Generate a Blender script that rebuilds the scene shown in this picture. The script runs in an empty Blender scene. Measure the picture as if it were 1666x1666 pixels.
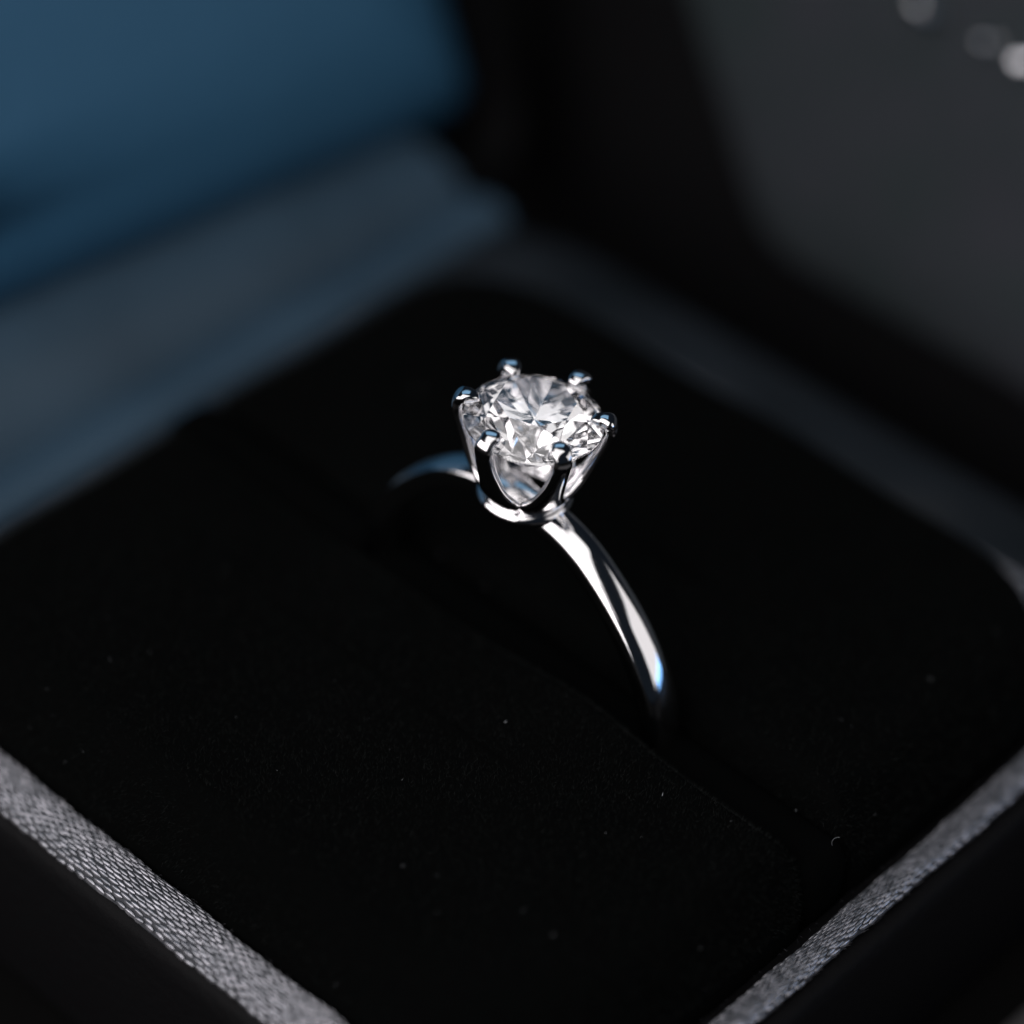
import bpy, bmesh, math, random
import numpy as np
from mathutils import Vector, Matrix

random.seed(7)
rng = np.random.default_rng(7)
scene = bpy.context.scene
C = scene.collection
scene.unit_settings.system = 'METRIC'
scene.unit_settings.scale_length = 0.01          # one Blender unit = 1 cm
MM = 0.1
TABLE = -29.6                                     # table height in mm below the girdle of the stone

def P(x, y, z):
    """millimetres about the stone -> scene units, table top at z = 0"""
    return Vector((x*MM, y*MM, (z-TABLE)*MM))

# ---------------------------------------------------------------- camera
U = np.array([0.73125931, 0.47412368, -0.49037389])
V = np.array([0.68068484, -0.46096129, 0.56937057])
W = np.array([0.04390869, -0.7501476, -0.65981104])
R = np.array([U, V, W])
CAM = (75.8, -89.195, 96.762)
cam_d = bpy.data.cameras.new('camera')
cam = bpy.data.objects.new('camera', cam_d); C.objects.link(cam)
m = Matrix(((R[0, 0], -R[0, 1], -R[0, 2]), (R[1, 0], -R[1, 1], -R[1, 2]), (R[2, 0], -R[2, 1], -R[2, 2]))).to_4x4()
m.translation = P(*CAM)
cam.matrix_world = m
cam_d.sensor_width = 36.0
cam_d.lens = 36.0*5130/1666
cam_d.clip_start = 0.1; cam_d.clip_end = 2000
cam_d.dof.use_dof = True
cam_d.dof.focus_distance = 150.8*MM
cam_d.dof.aperture_fstop = cam_d.lens*1e-3/(2*0.50)  # entrance pupil of 10 mm
scene.camera = cam

# ---------------------------------------------------------------- world and lamps
world = bpy.data.worlds.new('World'); scene.world = world; world.use_nodes = True
bg = world.node_tree.nodes['Background']
bg.inputs[0].default_value = (0.5, 0.7, 1.0, 1); bg.inputs[1].default_value = 0.012

def area(name, direction, dist, sx, sy, radiance, color, target=(0, 0, -6)):
    ld = bpy.data.lights.new(name, 'AREA'); ld.shape = 'RECTANGLE'
    ld.size = sx; ld.size_y = sy
    ld.energy = radiance*math.pi*sx*sy
    ld.color = color
    o = bpy.data.objects.new(name, ld); C.objects.link(o)
    t = P(*target); d = Vector(direction).normalized()
    o.location = t + d*dist
    o.rotation_euler = (-d).to_track_quat('-Z', 'Y').to_euler()
    return o
area('overhead_softbox', (0.06, -0.22, 0.97), 30, 32, 32, 1.15, (1.0, 0.97, 0.97))
area('left_softbox', (-0.20, -0.87, 0.44), 30, 46, 24, 2.3, (1.0, 0.95, 0.96))
area('camera_side_softbox', (0.30, -0.64, 0.71), 28, 16, 13, 0.9, (1.0, 0.95, 0.96))
area('right_window_lamp', (0.79, 0.50, 0.35), 36, 28, 21, 0.85, (1.0, 0.96, 0.96))
area('blue_window_lamp', (-0.45, 0.50, 0.74), 40, 24, 16, 0.55, (0.35, 0.66, 1.0))
area('blue_side_lamp', (0.81, 0.56, 0.045), 40, 18, 3.6, 2.4, (0.22, 0.50, 1.0))

scene.view_settings.view_transform = 'Standard'
scene.view_settings.look = 'None'
scene.view_settings.exposure = 0.0
scene.view_settings.gamma = 1.0
scene.render.engine = 'CYCLES'
cy = scene.cycles
cy.max_bounces = 24; cy.transmission_bounces = 24; cy.glossy_bounces = 12; cy.diffuse_bounces = 3
cy.use_denoising = True
cy.caustics_reflective = True; cy.caustics_refractive = True
cy.sample_clamp_indirect = 8

# ---------------------------------------------------------------- materials
def mat(name, base, rough=0.5, metal=0.0, **kw):
    mt = bpy.data.materials.new(name); mt.use_nodes = True
    b = mt.node_tree.nodes['Principled BSDF']
    b.inputs['Base Color'].default_value = (*base, 1)
    b.inputs['Roughness'].default_value = rough
    b.inputs['Metallic'].default_value = metal
    for k, v in kw.items():
        b.inputs[k.replace('_', ' ')].default_value = v
    return mt

def noise_color(mt, a, b_, scale, detail=4.0, lo=0.35, hi=0.65):
    nt = mt.node_tree; bs = nt.nodes['Principled BSDF']
    tc = nt.nodes.new('ShaderNodeTexCoord'); n = nt.nodes.new('ShaderNodeTexNoise')
    n.inputs['Scale'].default_value = scale; n.inputs['Detail'].default_value = detail
    r = nt.nodes.new('ShaderNodeValToRGB')
    r.color_ramp.elements[0].position = lo; r.color_ramp.elements[0].color = (*a, 1)
    r.color_ramp.elements[1].position = hi; r.color_ramp.elements[1].color = (*b_, 1)
    nt.links.new(tc.outputs['Object'], n.inputs['Vector'])
    nt.links.new(n.outputs['Fac'], r.inputs['Fac'])
    nt.links.new(r.outputs['Color'], bs.inputs['Base Color'])
    return n

def noise_bump(mt, scale, strength, dist=0.01, detail=3.0):
    nt = mt.node_tree; bs = nt.nodes['Principled BSDF']
    tc = nt.nodes.new('ShaderNodeTexCoord'); n = nt.nodes.new('ShaderNodeTexNoise')
    n.inputs['Scale'].default_value = scale; n.inputs['Detail'].default_value = detail
    bp = nt.nodes.new('ShaderNodeBump'); bp.inputs['Strength'].default_value = strength
    bp.inputs['Distance'].default_value = dist
    nt.links.new(tc.outputs['Object'], n.inputs['Vector'])
    nt.links.new(n.outputs['Fac'], bp.inputs['Height'])
    nt.links.new(bp.outputs['Normal'], bs.inputs['Normal'])

M = {}
M['platinum'] = mat('platinum', (0.93, 0.92, 0.93), 0.045, 1.0)
noise_bump(M['platinum'], 6.0, 0.05, 0.02, 2.0)
nt = M['platinum'].node_tree; bs = nt.nodes['Principled BSDF']
tc = nt.nodes.new('ShaderNodeTexCoord'); mp = nt.nodes.new('ShaderNodeMapping'); mp.inputs['Scale'].default_value = (6, 90, 6)
nz = nt.nodes.new('ShaderNodeTexNoise'); nz.inputs['Scale'].default_value = 3.0; nz.inputs['Detail'].default_value = 6.0
mr = nt.nodes.new('ShaderNodeMapRange'); mr.inputs['From Min'].default_value = 0.3; mr.inputs['From Max'].default_value = 0.75
mr.inputs['To Min'].default_value = 0.03; mr.inputs['To Max'].default_value = 0.15
nt.links.new(tc.outputs['Object'], mp.inputs['Vector']); nt.links.new(mp.outputs['Vector'], nz.inputs['Vector'])
nt.links.new(nz.outputs['Fac'], mr.inputs['Value']); nt.links.new(mr.outputs['Result'], bs.inputs['Roughness'])
dm = bpy.data.materials.new('diamond'); dm.use_nodes = True
nt = dm.node_tree; nt.nodes.clear()
gl = nt.nodes.new('ShaderNodeBsdfGlass'); gl.inputs['IOR'].default_value = 2.417; gl.inputs['Roughness'].default_value = 0.0
gl.inputs['Color'].default_value = (0.995, 0.993, 0.995, 1)
om = nt.nodes.new('ShaderNodeOutputMaterial'); nt.links.new(gl.outputs[0], om.inputs[0])
M['diamond'] = dm
M['velvet'] = mat('black_velvet', (0.0016, 0.0018, 0.0018), 1.0, Specular_IOR_Level=0.02)
M['pile'] = mat('velvet_pile', (0.0075, 0.009, 0.0085), 0.7, Specular_IOR_Level=0.12)
M['lint'] = mat('lint', (0.30, 0.32, 0.34), 0.8)
M['leather'] = mat('black_leather', (0.004, 0.004, 0.0045), 0.6, Specular_IOR_Level=0.08)
noise_bump(M['leather'], 14.0, 0.4, 0.02, 5.0)
M['ribbon'] = mat('grey_ribbon_ground', (0.022, 0.026, 0.033), 0.6)
M['yarn'] = mat('grey_satin_yarn', (0.2, 0.21, 0.24), 0.24, 0.75, Specular_IOR_Level=0.6)
noise_color(M['yarn'], (0.19, 0.20, 0.22), (0.48, 0.48, 0.52), 20.0, 2.0)
M['lining'] = mat('blue_satin_lining', (0.040, 0.140, 0.255), 0.55, Specular_IOR_Level=0.3)
noise_bump(M['lining'], 1.6, 0.25, 0.05, 2.0)
M['satin'] = mat('grey_satin', (0.010, 0.013, 0.017), 0.55, Specular_IOR_Level=0.25)
noise_color(M['satin'], (0.005, 0.007, 0.009), (0.015, 0.019, 0.024), 0.8, 1.0)
noise_bump(M['satin'], 2.0, 0.3, 0.04, 2.0)
M['table'] = mat('black_cloth', (0.003, 0.003, 0.003), 0.95, Specular_IOR_Level=0.05)
M['hinge'] = mat('blue_grey_satin', (0.034, 0.056, 0.078), 0.45, Specular_IOR_Level=0.4)
noise_bump(M['hinge'], 0.9, 0.3, 0.08, 1.0)
noise_color(M['hinge'], (0.030, 0.060, 0.092), (0.046, 0.088, 0.132), 0.7, 2.0)
M['charcoal'] = mat('charcoal_fabric', (0.07, 0.075, 0.08), 0.9, Specular_IOR_Level=0.2)
noise_color(M['charcoal'], (0.026, 0.035, 0.038), (0.037, 0.038, 0.048), 0.9)
noise_bump(M['charcoal'], 0.7, 0.6, 0.25, 1.5)
M['silver'] = mat('polished_silver', (0.8, 0.81, 0.85), 0.12, 1.0)

# ---------------------------------------------------------------- helpers
def link(name, verts, faces, material, parent=None, smooth=True, auto=None, raw=False):
    me = bpy.data.meshes.new(name)
    vs = [tuple(v) if raw else tuple(Vector(v)*MM) for v in verts]
    me.from_pydata(vs, [], faces); me.validate()
    bm = bmesh.new(); bm.from_mesh(me)
    bmesh.ops.recalc_face_normals(bm, faces=bm.faces); bm.to_mesh(me); bm.free()
    me.materials.append(material)
    if smooth:
        me.polygons.foreach_set('use_smooth', [True]*len(me.polygons))
        if auto: me.set_sharp_from_angle(angle=math.radians(auto))
    o = bpy.data.objects.new(name, me); C.objects.link(o)
    if parent: o.parent = parent
    return o

def thing(name, label, cat, loc, rot=(0, 0, 0), group=None):
    o = bpy.data.objects.new(name, None); C.objects.link(o)
    o.location = loc; o.rotation_euler = rot
    o.empty_display_size = 0.3
    o['label'] = label; o['category'] = cat
    if group: o['group'] = group
    return o

def loft(loops, cap0=False, cap1=False, closed=True):
    n = len(loops[0]); verts = [v for l in loops for v in l]; faces = []
    for i in range(len(loops)-1):
        for j in range(n if closed else n-1):
            k = (j+1) % n
            faces.append((i*n+j, i*n+k, (i+1)*n+k, (i+1)*n+j))
    if cap0: faces.append(tuple(range(n))[::-1])
    if cap1: faces.append(tuple((len(loops)-1)*n+j for j in range(n)))
    return verts, faces

def rrect(x0, x1, y0, y1, radii, inset=0.0, seg=14, side=24, ky0=1.0, ky1=1.0):
    """rounded rectangle outline with one radius per corner (x1y1, x0y1, x0y0, x1y0)"""
    pts = []
    x0 += inset; x1 -= inset; y0 += inset*ky0; y1 -= inset*ky1
    cs = [(x1, y1, 0), (x0, y1, 90), (x0, y0, 180), (x1, y0, 270)]
    arcs = []
    for (cx, cy_, a0), r in zip(cs, radii):
        r = max(r-inset, 0.15); r = min(r, (x1-x0)/2-0.01, (y1-y0)/2-0.01)
        sx = -1 if cx == x1 else 1; sy = -1 if cy_ == y1 else 1
        ox, oy = cx+sx*r, cy_+sy*r
        arcs.append([(ox+r*math.cos(math.radians(a0+90*i/seg)), oy+r*math.sin(math.radians(a0+90*i/seg))) for i in range(seg+1)])
    for i in range(4):
        pts += arcs[i]
        a = arcs[i][-1]; b = arcs[(i+1) % 4][0]
        for j in range(1, side):
            t = j/side; pts.append((a[0]+(b[0]-a[0])*t, a[1]+(b[1]-a[1])*t))
    return pts

# ---------------------------------------------------------------- the table
n = 40; S = 60.0
vs = []; fs = []
for i in range(n+1):
    for j in range(n+1):
        x = -S+2*S*i/n; y = -S+2*S*j/n
        vs.append((x, y, 0.0))
for i in range(n):
    for j in range(n):
        a = i*(n+1)+j; fs.append((a, a+n+1, a+n+2, a+1))
tb = link('table_top', vs, fs, M['table'], raw=True)
tb['kind'] = 'structure'

# ---------------------------------------------------------------- the ring box
BX0, BX1, BY0, BY1 = -25.9, 22.6, -23.6, 24.1     # centre lines of the ribbon on the rim
BCX, BCY = (BX0+BX1)/2, (BY0+BY1)/2
RIM = -17.6
box = thing('ring_box', 'open black ring box with grey ribbon rim, velvet pads and blue lined lid', 'ring box', P(BCX, BCY, TABLE))
def B(x, y, z): return (x-BCX, y-BCY, z-TABLE)     # mm in the box's own axes

REAR = 5.2                                         # the grey satin ledge outside the ribbon on the two far sides
def body_outline(off, z):
    return [B(x, y, z) for x, y in rrect(BX0-REAR-off, BX1+off, BY0-off, BY1+REAR+off, [5+off, 10+off, 5+off, 9.5+off])]
def outline(off, z, r=9.5):
    return [B(x, y, z) for x, y in rrect(BX0-off, BX1+off, BY0-off, BY1+off, [r+off]*4)]
prof = [(-0.6, TABLE+0.05), (0.8, TABLE+0.05), (1.6, TABLE+0.5), (1.9, TABLE+1.4), (1.8, RIM-1.6), (1.65, RIM-0.7), (1.3, RIM-0.25),
        (0.9, RIM-0.16)]
il = [(-0.9, RIM-0.12), (-1.5, RIM-0.4), (-1.7, RIM-1.2), (-1.7, TABLE+2.0)]
v, f = loft([body_outline(o, z) for o, z in prof]+[outline(o, z) for o, z in il], cap0=True, cap1=True)
link('box_body', v, f, M['leather'], box, auto=40)

# grey satin ledge on the far sides, dipping a little towards the outside
ledge = []
npt = len(rrect(0, 10, 0, 10, [1]*4))
outer = [body_outline(o, z) for o, z in ((0.9, RIM-0.10), (0.2, RIM+0.16), (-1.2, RIM+0.22), (-2.6, RIM+0.3))]
inner = [outline(1.6, RIM+0.18), outline(0.9, RIM+0.02)]
def wavy(p): return (p[0], p[1], p[2]+0.32*math.sin(p[0]*0.33+p[1]*0.21)*math.sin(p[0]*0.11+1.2)+0.16*math.sin(p[0]*0.8+p[1]*0.5)) if p[2] > RIM-TABLE+0.2 else p
outer[2:] = [[wavy(p) for p in l] for l in outer[2:]]
keep = list(range(8, 14+1+23+1+15+23+1+6))
v, f = loft([[l[i] for i in keep] for l in outer+inner], closed=False)
LEDGE = (v, f)

# ribbon: a convex tape following the rim, the satin yarns on it as separate floats joined in one part
v, f = LEDGE
link('satin_ledge', v, f, M['satin'], box)

# arc-length parametrised centre line
cl = np.array(rrect(BX0, BX1, BY0, BY1, [9.5]*4, seg=40, side=40))
nx = np.roll(cl, -1, 0); seglen = np.linalg.norm(nx-cl, axis=1)
cum = np.concatenate([[0], np.cumsum(seglen)]); LTOT = cum[-1]
def at_len(s):
    s = s % LTOT; i = min(int(np.searchsorted(cum, s, 'right')-1), len(cl)-1)
    k = (s-cum[i])/max(seglen[i], 1e-6)
    p = cl[i]+(nx[i]-cl[i])*k; d = (nx[i]-cl[i])/max(seglen[i], 1e-6)
    return p, d
HH = 0.66
def hw_at(s_, d): return 0.90+0.34*abs(d[0])+0.03*math.sin(s_*0.9)+0.02*math.sin(s_*2.3+1)
def lift_at(s_): return 0.05*math.sin(s_*0.55)+0.035*math.sin(s_*1.37+2)
def tilt_at(p, d): return 0.34*d[1] if d[1] > 0 and p[0] > 0 else (-0.16*d[0] if d[0] > 0 else 0.0)
def tape_z(t): return RIM-0.05+HH*math.sqrt(max(0.0, 1-(abs(t))**2.6))
ss = np.linspace(0, LTOT, 420, endpoint=False); loops = []
for t in np.linspace(-1, 1, 13):
    lp = []
    for s_ in ss:
        p, d = at_len(s_); w_ = t*hw_at(s_, d)
        lp.append(B(p[0]+d[1]*w_, p[1]-d[0]*w_, tape_z(t)-0.09+lift_at(s_)+t*tilt_at(p, d)))
    loops.append(lp)
v, f = loft(loops)
rib = link('ribbon', v, f, M['ribbon'], box)
ROWS = 15; PITCH = 0.70; NP = int(LTOT/PITCH); PITCH = LTOT/NP
ln, wd, ht = 0.355, 0.076, 0.085
tmpl = []
for a, wk, hk in ((-1, 0.25, 0.0), (-0.55, 0.85, 0.75), (0.0, 1.0, 1.0), (0.55, 0.85, 0.75), (1, 0.25, 0.0)):
    for q, zz in ((-1, -0.35), (-0.55, 0.75), (0.55, 0.75), (1, -0.35)):
        tmpl.append((a*ln, q*wk*wd, zz*ht*(0.4+0.6*hk)))
tf = []
for i in range(4):
    for j in range(3):
        a = i*4+j; tf.append((a, a+1, a+5, a+4))
vs = []; fs = []
for r in range(ROWS):
    t = -0.96+1.92*r/(ROWS-1)
    tz = tape_z(t); slope = (tape_z(min(t+0.02, 1))-tape_z(max(t-0.02, -1)))/(0.04*1.25)
    slope = max(-1.6, min(1.6, slope))
    for k in range(NP):
        s = k*PITCH+((r*0.5+0.06*math.sin(r*2.1)) % 1.0)*PITCH+random.gauss(0, 0.03)
        p, d = at_len(s); nrm = np.array([d[1], -d[0]]); HW = hw_at(s, d); tl = tilt_at(p, d)      # outward for a counter-clockwise outline
        skew = 0.02+random.gauss(0, 0.035); sc = random.uniform(0.86, 1.08); lift = random.gauss(0, 0.013)
        b0 = len(vs)
        lat0 = t*HW+random.gauss(0, 0.012)
        for (a, q, z) in tmpl:
            a *= sc; lat = lat0+q+skew*a
            x = p[0]+d[0]*a+nrm[0]*lat; y = p[1]+d[1]*a+nrm[1]*lat
            vs.append(B(x, y, tz-0.06+lift_at(s)+z+lift+(slope+tl/HW)*(lat-t*HW)+t*tl))
        fs += [tuple(b0+i for i in q) for q in tf]
yo = link('ribbon_yarns', vs, fs, M['yarn'], rib)
yo['kind'] = 'stuff'
# stray fibres lifting from the selvedges
vs = []; fs = []
for k in range(520):
    s = random.uniform(0, LTOT); side = random.choice((-1, 1)); p, d = at_len(s); nrm = np.array([d[1], -d[0]])
    l = random.uniform(0.15, 0.5); b0 = len(vs)
    o0 = side*(hw_at(s, d)-0.05); w = 0.012
    for i in range(4):
        q = i/3; lat = o0+side*0.22*math.sin(q*2.4)*random.uniform(.6, 1.1)
        x = p[0]+d[0]*l*q+nrm[0]*lat; y = p[1]+d[1]*l*q+nrm[1]*lat; z = RIM+0.1+0.25*math.sin(q*3)
        vs += [B(x, y, z-w), B(x, y, z+w)]
    for i in range(3): fs.append((b0+2*i, b0+2*i+2, b0+2*i+3, b0+2*i+1))
o = link('selvedge_fibres', vs, fs, M['yarn'], rib); o['kind'] = 'stuff'

# velvet pads either side of the slot
TOP = -12.6
def lump(x, y):
    return 0.18*math.sin(x*0.21+1.3)*math.cos(y*0.27+0.4)+0.10*math.sin(x*0.5+y*0.37)+0.75*math.exp(-((x-8)/5)**2-((y+3)/3.5)**2)
def pad(y0, y1, radii, k0, k1):
    x0, x1 = BX0+1.25, BX1-1.25
    loops = []; E = 4.4
    zb = RIM-1.5
    kw = dict(ky0=k0, ky1=k1)
    loops.append([B(x, y, zb-5) for x, y in rrect(x0, x1, y0, y1, radii)])
    for i in range(13):
        a = math.radians(90*i/12); ins = E*0.62*(1-math.cos(a)); dz = (TOP-zb)*math.sin(a)
        loops.append([B(x, y, zb+dz+lump(x, y)*math.sin(a)) for x, y in rrect(x0, x1, y0, y1, radii, ins, **kw)])
    ins0 = E*0.62; mx = (y1-y0)/(k0+k1)-0.2
    for i in range(1, 15):
        ins = ins0+(mx-ins0)*i/14
        dome = 0.35*math.sin(math.pi/2*i/14)
        loops.append([B(x, y, TOP+dome+lump(x, y)) for x, y in rrect(x0, x1, y0, y1, radii, ins, **kw)])
    return loft(loops, cap1=True)
pads = []
for (y0, y1, rad, k0, k1) in ((BY0+1.25, -1.95, [1.6, 1.6, 8.4, 8.4], 1.0, 0.5), (0.45, BY1-1.25, [8.4, 8.4, 1.6, 1.6], 0.5, 1.0)):
    v, f = pad(y0, y1, rad, k0, k1)
    o = link('velvet_pad', v, f, M['velvet'], box); pads.append((o, v, f))
# the foam slit closes round the shank: velvet strip along the slot, lower on the right
lp = []
for ins, dz in ((0, -5), (0, -1.2), (0.25, -0.5), (0.7, -0.12), (1.5, 0)):
    lp.append([B(x, y, (TOP-0.55-0.028*(x+23))+dz) for x, y in rrect(BX0+1.4, BX1-1.4, -2.6, 1.1, [1.2]*4, ins, 6, 30)])
v, f = loft(lp, cap0=True, cap1=True)
link('slot_filling', v, f, M['velvet'], box)
v, f = loft([[B(x, y, z) for x, y in rrect(BX0+1.5, BX1-1.5, BY0+1.5, BY1-1.5, [8]*4)] for z in (TABLE+1.6, TABLE+2.4)], cap0=True, cap1=True)
link('inner_tray', v, f, M['velvet'], box, auto=30)

# velvet pile: short fibres, and a little lint lying on it
def pile(o, v, f, count, lmin, lmax, width, material, name, spread, lift=0.0):
    va = np.array(v); tris = []
    for q in f:
        if len(q) == 4: tris += [(q[0], q[1], q[2]), (q[0], q[2], q[3])]
    tr = va[np.array(tris)]
    nrm = np.cross(tr[:, 1]-tr[:, 0], tr[:, 2]-tr[:, 0]); ar = np.linalg.norm(nrm, axis=1)/2
    nn = nrm/np.maximum(ar[:, None]*2, 1e-9)
    nn[nn[:, 2] < 0] *= -1
    w = ar*(nn[:, 2] > 0.15)
    idx = rng.choice(len(tr), count, p=w/w.sum())
    a, b = rng.random(count), rng.random(count); fl = a+b > 1; a[fl] = 1-a[fl]; b[fl] = 1-b[fl]
    p = tr[idx, 0]+(tr[idx, 1]-tr[idx, 0])*a[:, None]+(tr[idx, 2]-tr[idx, 0])*b[:, None]
    d = nn[idx]*(1-lift)+rng.normal(0, spread, (count, 3)); d /= np.linalg.norm(d, axis=1)[:, None]
    L = rng.uniform(lmin, lmax, count)[:, None]
    sd = np.cross(d, rng.normal(0, 1, (count, 3))); sd /= np.linalg.norm(sd, axis=1)[:, None]
    w_ = width*rng.uniform(0.6, 1.4, (count, 1))
    vv = np.stack([p-sd*w_, p+sd*w_, p+d*L], 1).reshape(-1, 3)
    ff = [(3*i, 3*i+1, 3*i+2) for i in range(count)]
    me = bpy.data.meshes.new(name); me.from_pydata((vv*MM).tolist(), [], ff)
    me.materials.append(material)
    h = bpy.data.objects.new(name, me); C.objects.link(h); h.parent = o; h['kind'] = 'stuff'
for o, v, f in pads:
    pile(o, v, f, 90000, 0.12, 0.34, 0.009, M['pile'], 'velvet_pile', 0.35)
    pile(o, v, f, 60, 0.05, 0.22, 0.018, M['lint'], 'lint', 1.0, 0.6)

# one curled fibre caught on the pad near the right-hand ribbon
def curl(cx, cy_, cz, r, a0, a1, w, parent, name='curled_fibre'):
    vs = []; fs = []
    for i in range(13):
        a = math.radians(a0+(a1-a0)*i/12)
        x = cx+r*math.cos(a)*0.55; y = cy_+r*math.cos(a)*0.5; z = cz+r*math.sin(a)
        vs += [B(x-w, y, z), B(x+w, y, z), B(x, y+w, z+w)]
    for i in range(12):
        for j in range(3):
            k = (j+1) % 3; fs.append((3*i+j, 3*i+k, 3*i+3+k, 3*i+3+j))
    o = link(name, vs, fs, M['lint'], parent); return o
curl(20.6, 0.2, -14.2, 0.38, 80, 215, 0.008, pads[1][0])

# lid, leaning back from the hinge along the far left edge
LA = math.radians(24.0)
lx, lz = -math.sin(LA), math.cos(LA)               # up the lid
ex, ez = math.cos(LA), math.sin(LA)                # out of the lid towards the ring
HX, HZ = BX0-REAR-0.6, RIM-1.0                            # hinge line
def Ld(s, y, d): return B(HX+lx*s+ex*d, y, HZ+lz*s+ez*d)
LW0, LW1, LH = BY0-4.5, BY1+12.6, 56.0
def lid_loop(ins, d, r=4.0):
    return [Ld(s, y, d) for s, y in rrect(0, LH, LW0, LW1, [r]*4, ins)]
prof = [(1.2, -12.0), (0.3, -11.4), (0.0, -10.4), (0.0, -0.6), (0.25, -0.1), (0.7, 0.0), (1.3, -0.1), (1.5, -0.6), (1.5, -6.5)]
v, f = loft([lid_loop(i, d) for i, d in prof], cap0=True, cap1=True)
lid = link('lid', v, f, M['leather'], box, auto=40)
prof = [(1.65, -5.5), (1.75, -4.2), (2.2, -3.0), (3.0, -1.9), (4.2, -0.85), (5.8, -0.05), (8.0, 0.6), (11.0, 1.05), (15.0, 1.25), (22.0, 1.35)]
def lining_loop(ins, d):
    return [Ld(s-0.10*(y-27), y, d) if s < 12 else Ld(s, y, d) for s, y in rrect(4.5, LH-1.6, LW0+1.6, LW1-1.6, [3.0]*4, ins)]
v, f = loft([lining_loop(i-1.65, d) for i, d in prof], cap1=True)
link('lid_lining', v, f, M['lining'], lid)
# hinge strip between body and lid
def hinge_section(y):
    k = 0.10*(27-y)
    return [B(BX0-1.7, y, RIM+0.35), B(BX0-2.3, y, RIM+0.78), B(BX0-3.0, y, RIM+0.95), B(BX0-3.9, y, RIM+0.82), B(BX0-4.9, y, RIM+0.45),
            Ld(1.0, y, 0.55), Ld(2.2, y, 0.35), Ld(3.0+k*0.5, y, -0.2), Ld(3.9+k, y, -1.0), Ld(4.7+k, y, -2.2), Ld(5.4+k, y, -3.4), Ld(5.4+k, y, -4.2), B(HX-1.5, y, RIM-2.0), B(BX0-1.7, y, RIM-1.0)]
hv, hf = loft([hinge_section(y) for y in np.linspace(BY0+3, BY1+5.0, 40)], cap0=True, cap1=True)
link('hinge_strip', hv, hf, M['hinge'], box, auto=60)

# ---------------------------------------------------------------- the ring
RC, RO = -13.36, 10.08                               # band centre height and outer radius
ring = thing('diamond_ring', 'polished platinum solitaire ring with six prong round diamond standing in the velvet slot', 'ring',
             P(*(Vector((0.03, 0, -0.18))+Matrix.Rotation(math.radians(0.8), 3, 'Y') @ Matrix.Rotation(math.radians(-3.2), 3, 'X') @ Vector((0, 0, RC-RO)))),
             (math.radians(-3.2), math.radians(0.8), 0))
def G(x, y, z): return (x, y, z-(RC-RO))
# band: soft knife edge outside, comfort curve inside
def band_profile(w, th, h):
    arc = [(w*math.sin(math.radians(t)), -h*(1-math.cos(math.radians(t)))) for t in np.linspace(-88, 88, 17)]
    pts = [(-w*0.96, -h-0.25*(th-h)*1.4)] + arc + [(w*0.96, -h-0.25*(th-h)*1.4)]
    inner = [(w*0.86, -0.84*th), (w*0.66, -0.93*th), (w*0.35, -0.985*th), (0, -1.0*th)]
    return pts + inner + [(-a, b) for a, b in inner[-2::-1]]
grid = np.linspace(-60, 240, 601)
prof_r = np.interp(np.abs(np.where(grid > 180, 360-grid, grid)), [0, 18, 30, 42, 55, 68, 80, 92, 120, 180], [10.08, 9.72, 9.48, 9.50, 9.80, 10.24, 10.74, 11.05, 11.0, 10.6])
ker = np.exp(-0.5*(np.arange(-60, 61)*0.5/8.0)**2); ker /= ker.sum()
prof_r = np.convolve(np.pad(prof_r, 60, 'edge'), ker, 'valid')        # straighter shoulders than a true circle
prof_l = np.interp(np.abs(np.where(grid > 180, 360-grid, grid)), [0, 18, 30, 45, 60, 80, 120, 180], [10.08, 9.80, 9.66, 9.62, 9.68, 9.80, 10.2, 10.6])
prof_l = np.convolve(np.pad(prof_l, 60, 'edge'), ker, 'valid')
loops = []
NB = 144
for i in range(NB):
    a = 2*math.pi*i/NB
    w = 0.98+0.12*math.sin(min(a, 2*math.pi-a)*0.95)**2 if min(a, 2*math.pi-a) < 1.7 else 1.08; th = 1.70
    aa = math.degrees(min(a, 2*math.pi-a)); ro = float(np.interp(aa, grid, prof_r if a < math.pi else prof_l))
    loop = []
    for l, b in band_profile(w, th, (0.80-0.34*min(1, max(0, (aa-25)/50))) if a < math.pi else 0.44):
        x = (ro+b)*math.sin(a); z = RC+(ro+b)*math.cos(a)
        cap = -3.85+b*0.95                      # shoulders run flat into the collar
        if a < 1.0 or a > 5.28:
            e = cap-z; z = min(z, cap) if abs(e) > 1.6 else z-(1.6-e)**2/6.4
        loop.append(G(x, l, z))
    loops.append(loop)
loops.append(loops[0])
v, f = loft(loops)
nper = len(loops[0]); last = (len(loops)-1)*nper
f = [tuple(i-last if i >= last else i for i in q) for q in f]
v = v[:last]
band = link('band', v, f, M['platinum'], ring)
sub = band.modifiers.new('smooth', 'SUBSURF'); sub.levels = 2; sub.render_levels = 2

# collar under the stone
def lathe(prof, seg=64):
    loops = [[G(r*math.cos(2*math.pi*j/seg), r*math.sin(2*math.pi*j/seg), z) for j in range(seg)] for r, z in prof]
    loops.append(loops[0]); vv, ff = loft(loops)
    L = (len(loops)-1)*seg
    return vv[:L], [tuple(i-L if i >= L else i for i in q) for q in ff]
v, f = lathe([(1.55, -4.80), (2.05, -4.84), (2.32, -4.7), (2.42, -4.47), (2.34, -4.24), (2.1, -4.08), (1.5, -4.02), (1.35, -4.4)])
link('collar', v, f, M['platinum'], ring)

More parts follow.
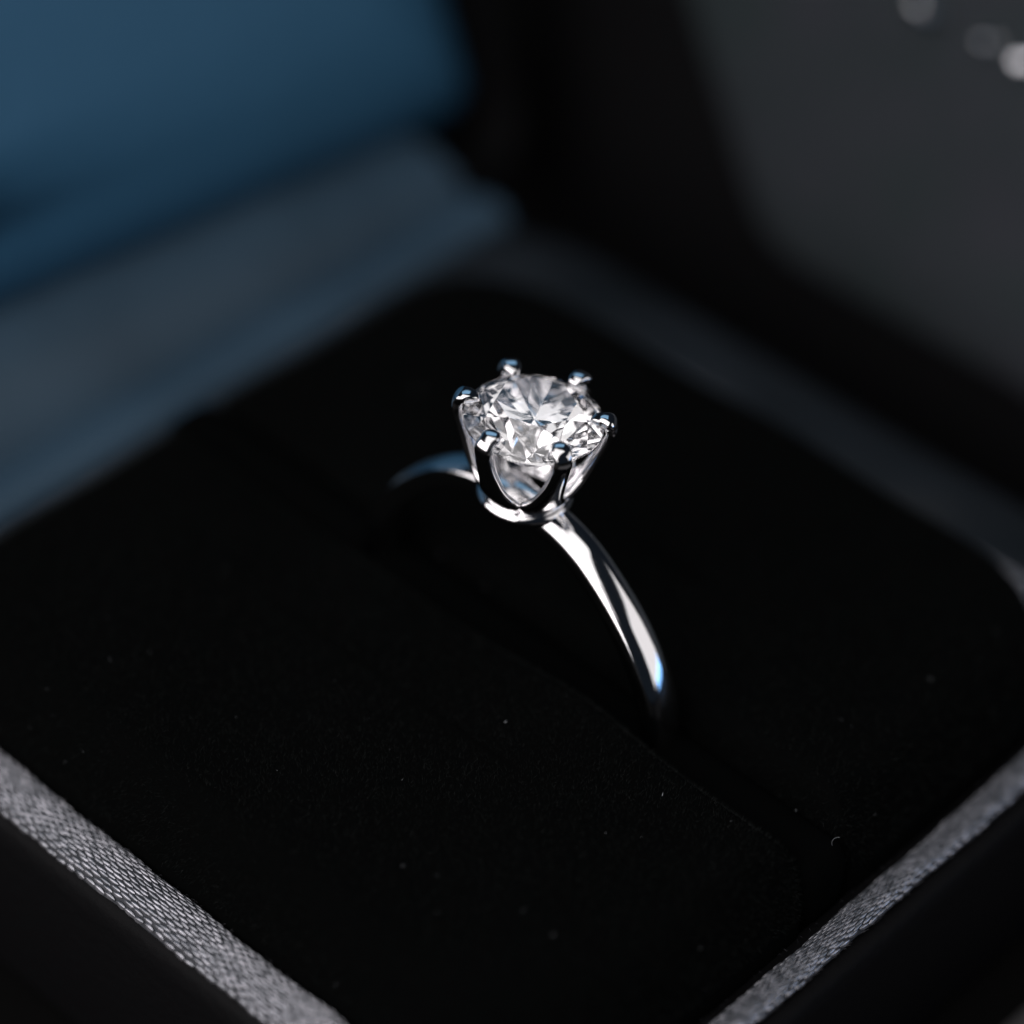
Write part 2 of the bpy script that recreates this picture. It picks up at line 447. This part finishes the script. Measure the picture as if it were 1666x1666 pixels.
# prongs: petals of a tulip cup that narrow into claws
path = [(1.75, -4.25), (2.05, -3.85), (2.36, -3.32), (2.60, -2.88), (2.82, -2.42), (3.03, -1.92), (3.24, -1.42), (3.44, -0.92), (3.62, -0.42),
        (3.75, 0.0), (3.81, 0.32), (3.77, 0.60), (3.61, 0.82), (3.37, 0.92), (3.11, 0.90), (2.89, 0.80), (2.74, 0.68)]
halfw = [0.92, 1.075, 1.236, 0.92, 0.72, 0.61, 0.53, 0.49, 0.47, 0.46, 0.46, 0.465, 0.47, 0.46, 0.42, 0.33, 0.12]
thick = [0.50, 0.52, 0.54, 0.56, 0.58, 0.60, 0.60, 0.59, 0.58, 0.57, 0.58, 0.60, 0.60, 0.57, 0.49, 0.36, 0.12]
def catmull(arr, n):
    a = np.array(arr, float); out = []
    for i in range(len(a)-1):
        p0 = a[max(i-1, 0)]; p1 = a[i]; p2 = a[i+1]; p3 = a[min(i+2, len(a)-1)]
        for j in range(n):
            t = j/n
            out.append(0.5*((2*p1)+(p2-p0)*t+(2*p0-5*p1+4*p2-p3)*t*t+(3*p1-p0-3*p2+p3)*t**3))
    out.append(a[-1]); return np.array(out)
def prong_mesh(phase, k):
    rr_ = random.Random(40+k)
    pa = [(r+(rr_.uniform(-.035, .035) if i > 9 else 0), z+(rr_.uniform(-.04, .04) if i > 9 else 0)) for i, (r, z) in enumerate(path)]
    hwv = [h*(rr_.uniform(0.88, 1.14) if i > 9 else 1) for i, h in enumerate(halfw)]
    pp = catmull(np.column_stack([pa, hwv, thick]), 4)
    loops = []
    for i in range(len(pp)):
        r, z, hw, th = pp[i]
        t = pp[min(i+1, len(pp)-1), :2]-pp[max(i-1, 0), :2]; t /= np.linalg.norm(t)
        nr, nz = t[1], -t[0]                          # outward normal in the r-z plane
        loop = []
        for k in range(28):
            a = 2*math.pi*k/28; ca, sa = math.cos(a), math.sin(a)
            la = math.copysign(abs(ca)**0.72, ca); ta = math.copysign(abs(sa)**0.62, sa)
            rr = r+nr*th/2*ta; zz = z+nz*th/2*ta
            if i < 13*4:
                ang = phase+la*hw/r
            else:
                ang = phase+la*hw/3.45
            loop.append(G(rr*math.cos(ang), rr*math.sin(ang), zz))
        loops.append(loop)
    return loft(loops, cap0=True, cap1=True)
for k in range(6):                                   # each claw filed down a little differently
    v, f = prong_mesh(math.radians(33+60*k), k)
    link('prong', v, f, M['platinum'], ring)

# the round brilliant
def brilliant(rg, table, crown_h, pav_h, gth):
    rt = rg*table; T = []; S_ = []; L_ = []
    c8 = math.pi/4; c16 = math.pi/8
    Tt = [np.array([rt*math.cos(k*c8), rt*math.sin(k*c8), gth+crown_h]) for k in range(8)]
    rs = rt*math.cos(c16)+(rg-rt*math.cos(c16))*0.52
    zs = gth+crown_h*(rg-rs*math.cos(c16))/(rg-rt)
    Ss = [np.array([rs*math.cos(k*c8+c16), rs*math.sin(k*c8+c16), zs]) for k in range(8)]
    rl = rg*0.23
    zl = -gth-pav_h*(1-rl*math.cos(c16)/rg)
    Ls = [np.array([rl*math.cos(k*c8+c16), rl*math.sin(k*c8+c16), zl]) for k in range(8)]
    NA = 8
    def gp(a): return np.array([rg*math.cos(a), rg*math.sin(a), 0])
    verts = []; faces = []
    def add(p): verts.append(tuple(p)); return len(verts)-1
    Ti = [add(p) for p in Tt]; Si = [add(p) for p in Ss]; Li = [add(p) for p in Ls]; cu = add((0, 0, -gth-pav_h))
    up = []; lo = []
    for h in range(16):
        a0 = h*c16; k = h//2
        star = Ss[k]; low = Ls[k]
        g0, g1 = gp(a0), gp(a0+c16)
        for base, sgn, arr in ((star, 1, up), (low, -1, lo)):
            A = g0+[0, 0, sgn*gth]; Bq = g1+[0, 0, sgn*gth]; nq = np.cross(A-base, Bq-base)
            for i in range(NA):
                a = a0+c16*i/NA; q = gp(a)
                z = base[2]-(nq[0]*(q[0]-base[0])+nq[1]*(q[1]-base[1]))/nq[2]
                arr.append(add((q[0], q[1], z)))
    N = 16*NA
    for k in range(8):
        faces.append((Ti[k], Si[(k-1) % 8], up[(2*k*NA) % N], Si[k]))            # bezel kites
        faces.append((Ti[k], Si[k], Ti[(k+1) % 8]))                               # stars
        faces.append((cu, Li[k], lo[(2*k*NA) % N], Li[(k-1) % 8]))                # pavilion mains
    faces.append(tuple(Ti))
    for h in range(16):
        k = h//2
        faces.append((Si[k],)+tuple(up[(h*NA+i) % N] for i in range(NA+1)))
        faces.append((Li[k],)+tuple(lo[(h*NA+i) % N] for i in range(NA, -1, -1)))
    for i in range(N):
        j = (i+1) % N
        faces.append((up[i], lo[i], lo[j], up[j]))
    return verts, faces
v, f = brilliant(3.43, 0.57, 1.03, 2.92, 0.10)
v = [G(x, y, z+0.17) for x, y, z in v]
link('diamond', v, f, M['diamond'], ring, smooth=False)

# ---------------------------------------------------------------- panel standing behind the box, with a row of beads near its top
PY, PL = 40.0, math.radians(15)
panel = thing('display_panel', 'charcoal fabric display panel with a row of silver beads, standing behind the box', 'display panel', P(5, PY, TABLE))
def Pn(x, s, d): return (x-5, s*math.sin(PL)-d*math.cos(PL), s*math.cos(PL)+d*math.sin(PL))
def quad_loop(pts, rad, ins, d, seg=10):
    """rounded polygon in the panel's plane"""
    cx = sum(p[0] for p in pts)/len(pts); cy_ = sum(p[1] for p in pts)/len(pts); out = []
    n = len(pts)
    for i in range(n):
        a, b, c = (np.array(pts[(i+k) % n], float) for k in (-1, 0, 1))
        u1 = (a-b)/np.linalg.norm(a-b); u2 = (c-b)/np.linalg.norm(c-b)
        bis = u1+u2; bis /= np.linalg.norm(bis); sh = math.sqrt(max(1e-6, (1-u1@u2)/2))
        b2 = b+bis*ins/sh; r = max(rad[i]-ins, 0.2); ang = math.acos(max(-1, min(1, u1@u2))); t = r/math.tan(ang/2)
        p0, p1 = b2+u1*t, b2+u2*t
        for k in range(seg+1):
            q = k/seg; out.append((1-q)**2*p0+2*q*(1-q)*b2+q*q*p1)
    return [Pn(p[0], p[1], d) for p in out]
bd = [(-38, 0.2), (46, 0.2), (46, 38), (-44, 38)]
v, f = loft([quad_loop(bd, [1]*4, i, d) for i, d in ((0.4, -2.4), (0, -2.0), (0, -0.4), (0.4, 0.0))], cap0=True, cap1=True)
link('board', v, f, M['leather'], panel, auto=40)
fc = [(-17.5, 9.0), (42, 9.0), (42, 36), (-40, 36)]
v, f = loft([quad_loop(fc, [7, 3, 3, 3], i, d) for i, d in ((0, -0.2), (0.1, 0.35), (0.6, 0.7), (1.8, 0.95), (5, 1.1))], cap0=True, cap1=True)
link('fabric_face', v, f, M['charcoal'], panel)
bm = bmesh.new(); bmesh.ops.create_icosphere(bm, subdivisions=1, radius=0.05); bme = bpy.data.meshes.new('bead'); bm.to_mesh(bme); bm.free()
bme.materials.append(M['silver'])
for bx in (-34, -32.8, -29, -25.5, -24.6, -20, -17.2, -16.4, -11.4, -10.4, -9.8, -6.6, -6.1, -4.0, -3.5, -0.8, 2.6, 5.2, 9, 12.4, 15, 18.8, 22, 25.7, 29, 31.5, 35):
    o = bpy.data.objects.new('bead', bme); C.objects.link(o); o.parent = panel
    o.location = Vector(Pn(bx, 28.2+random.uniform(-0.25, 0.25), 1.5))*MM; o.rotation_euler = (random.random()*3, random.random()*3, 0)
    k = random.uniform(0.65, 1.25); o.scale = (k, k, k)

# ---------------------------------------------------------------- grey cloth just past the front right side of the box
gc = []
for i in range(40):
    x = 26.8+i*1.2
    gc.append([(x+0.5*math.sin(y*0.11), y, 0.35+0.25*math.sin(x*0.3+y*0.12)*min(1, i/4)) for y in np.linspace(-40, 27, 50)])
vs = [tuple((Vector(p)*MM)+Vector((0, 0, 0))) for r_ in gc for p in r_]
bottom = [tuple(Vector((p[0], p[1], 0.06))*MM) for r_ in gc for p in r_]
nv = len(vs); NYc = 50; fs = []
for i in range(39):
    for j in range(NYc-1):
        a = i*NYc+j; q = (a, a+NYc, a+NYc+1, a+1); fs.append(q); fs.append(tuple(nv+t for t in q[::-1]))
edge = [i*NYc for i in range(40)]+[39*NYc+j for j in range(1, NYc)]+[i*NYc+NYc-1 for i in range(38, -1, -1)]+[j for j in range(NYc-2, 0, -1)]
for a, b in zip(edge, edge[1:]+edge[:1]): fs.append((a, b, nv+b, nv+a))
M['grey'] = mat('grey_cloth', (0.07, 0.068, 0.07), 0.9, Specular_IOR_Level=0.2)
noise_bump(M['grey'], 30, 0.4, 0.02)
o = link('grey_cloth', vs+bottom, fs, M['grey'], raw=True)
o['label'] = 'grey cloth lying on the black table past the bottom right side of the box'; o['category'] = 'cloth'
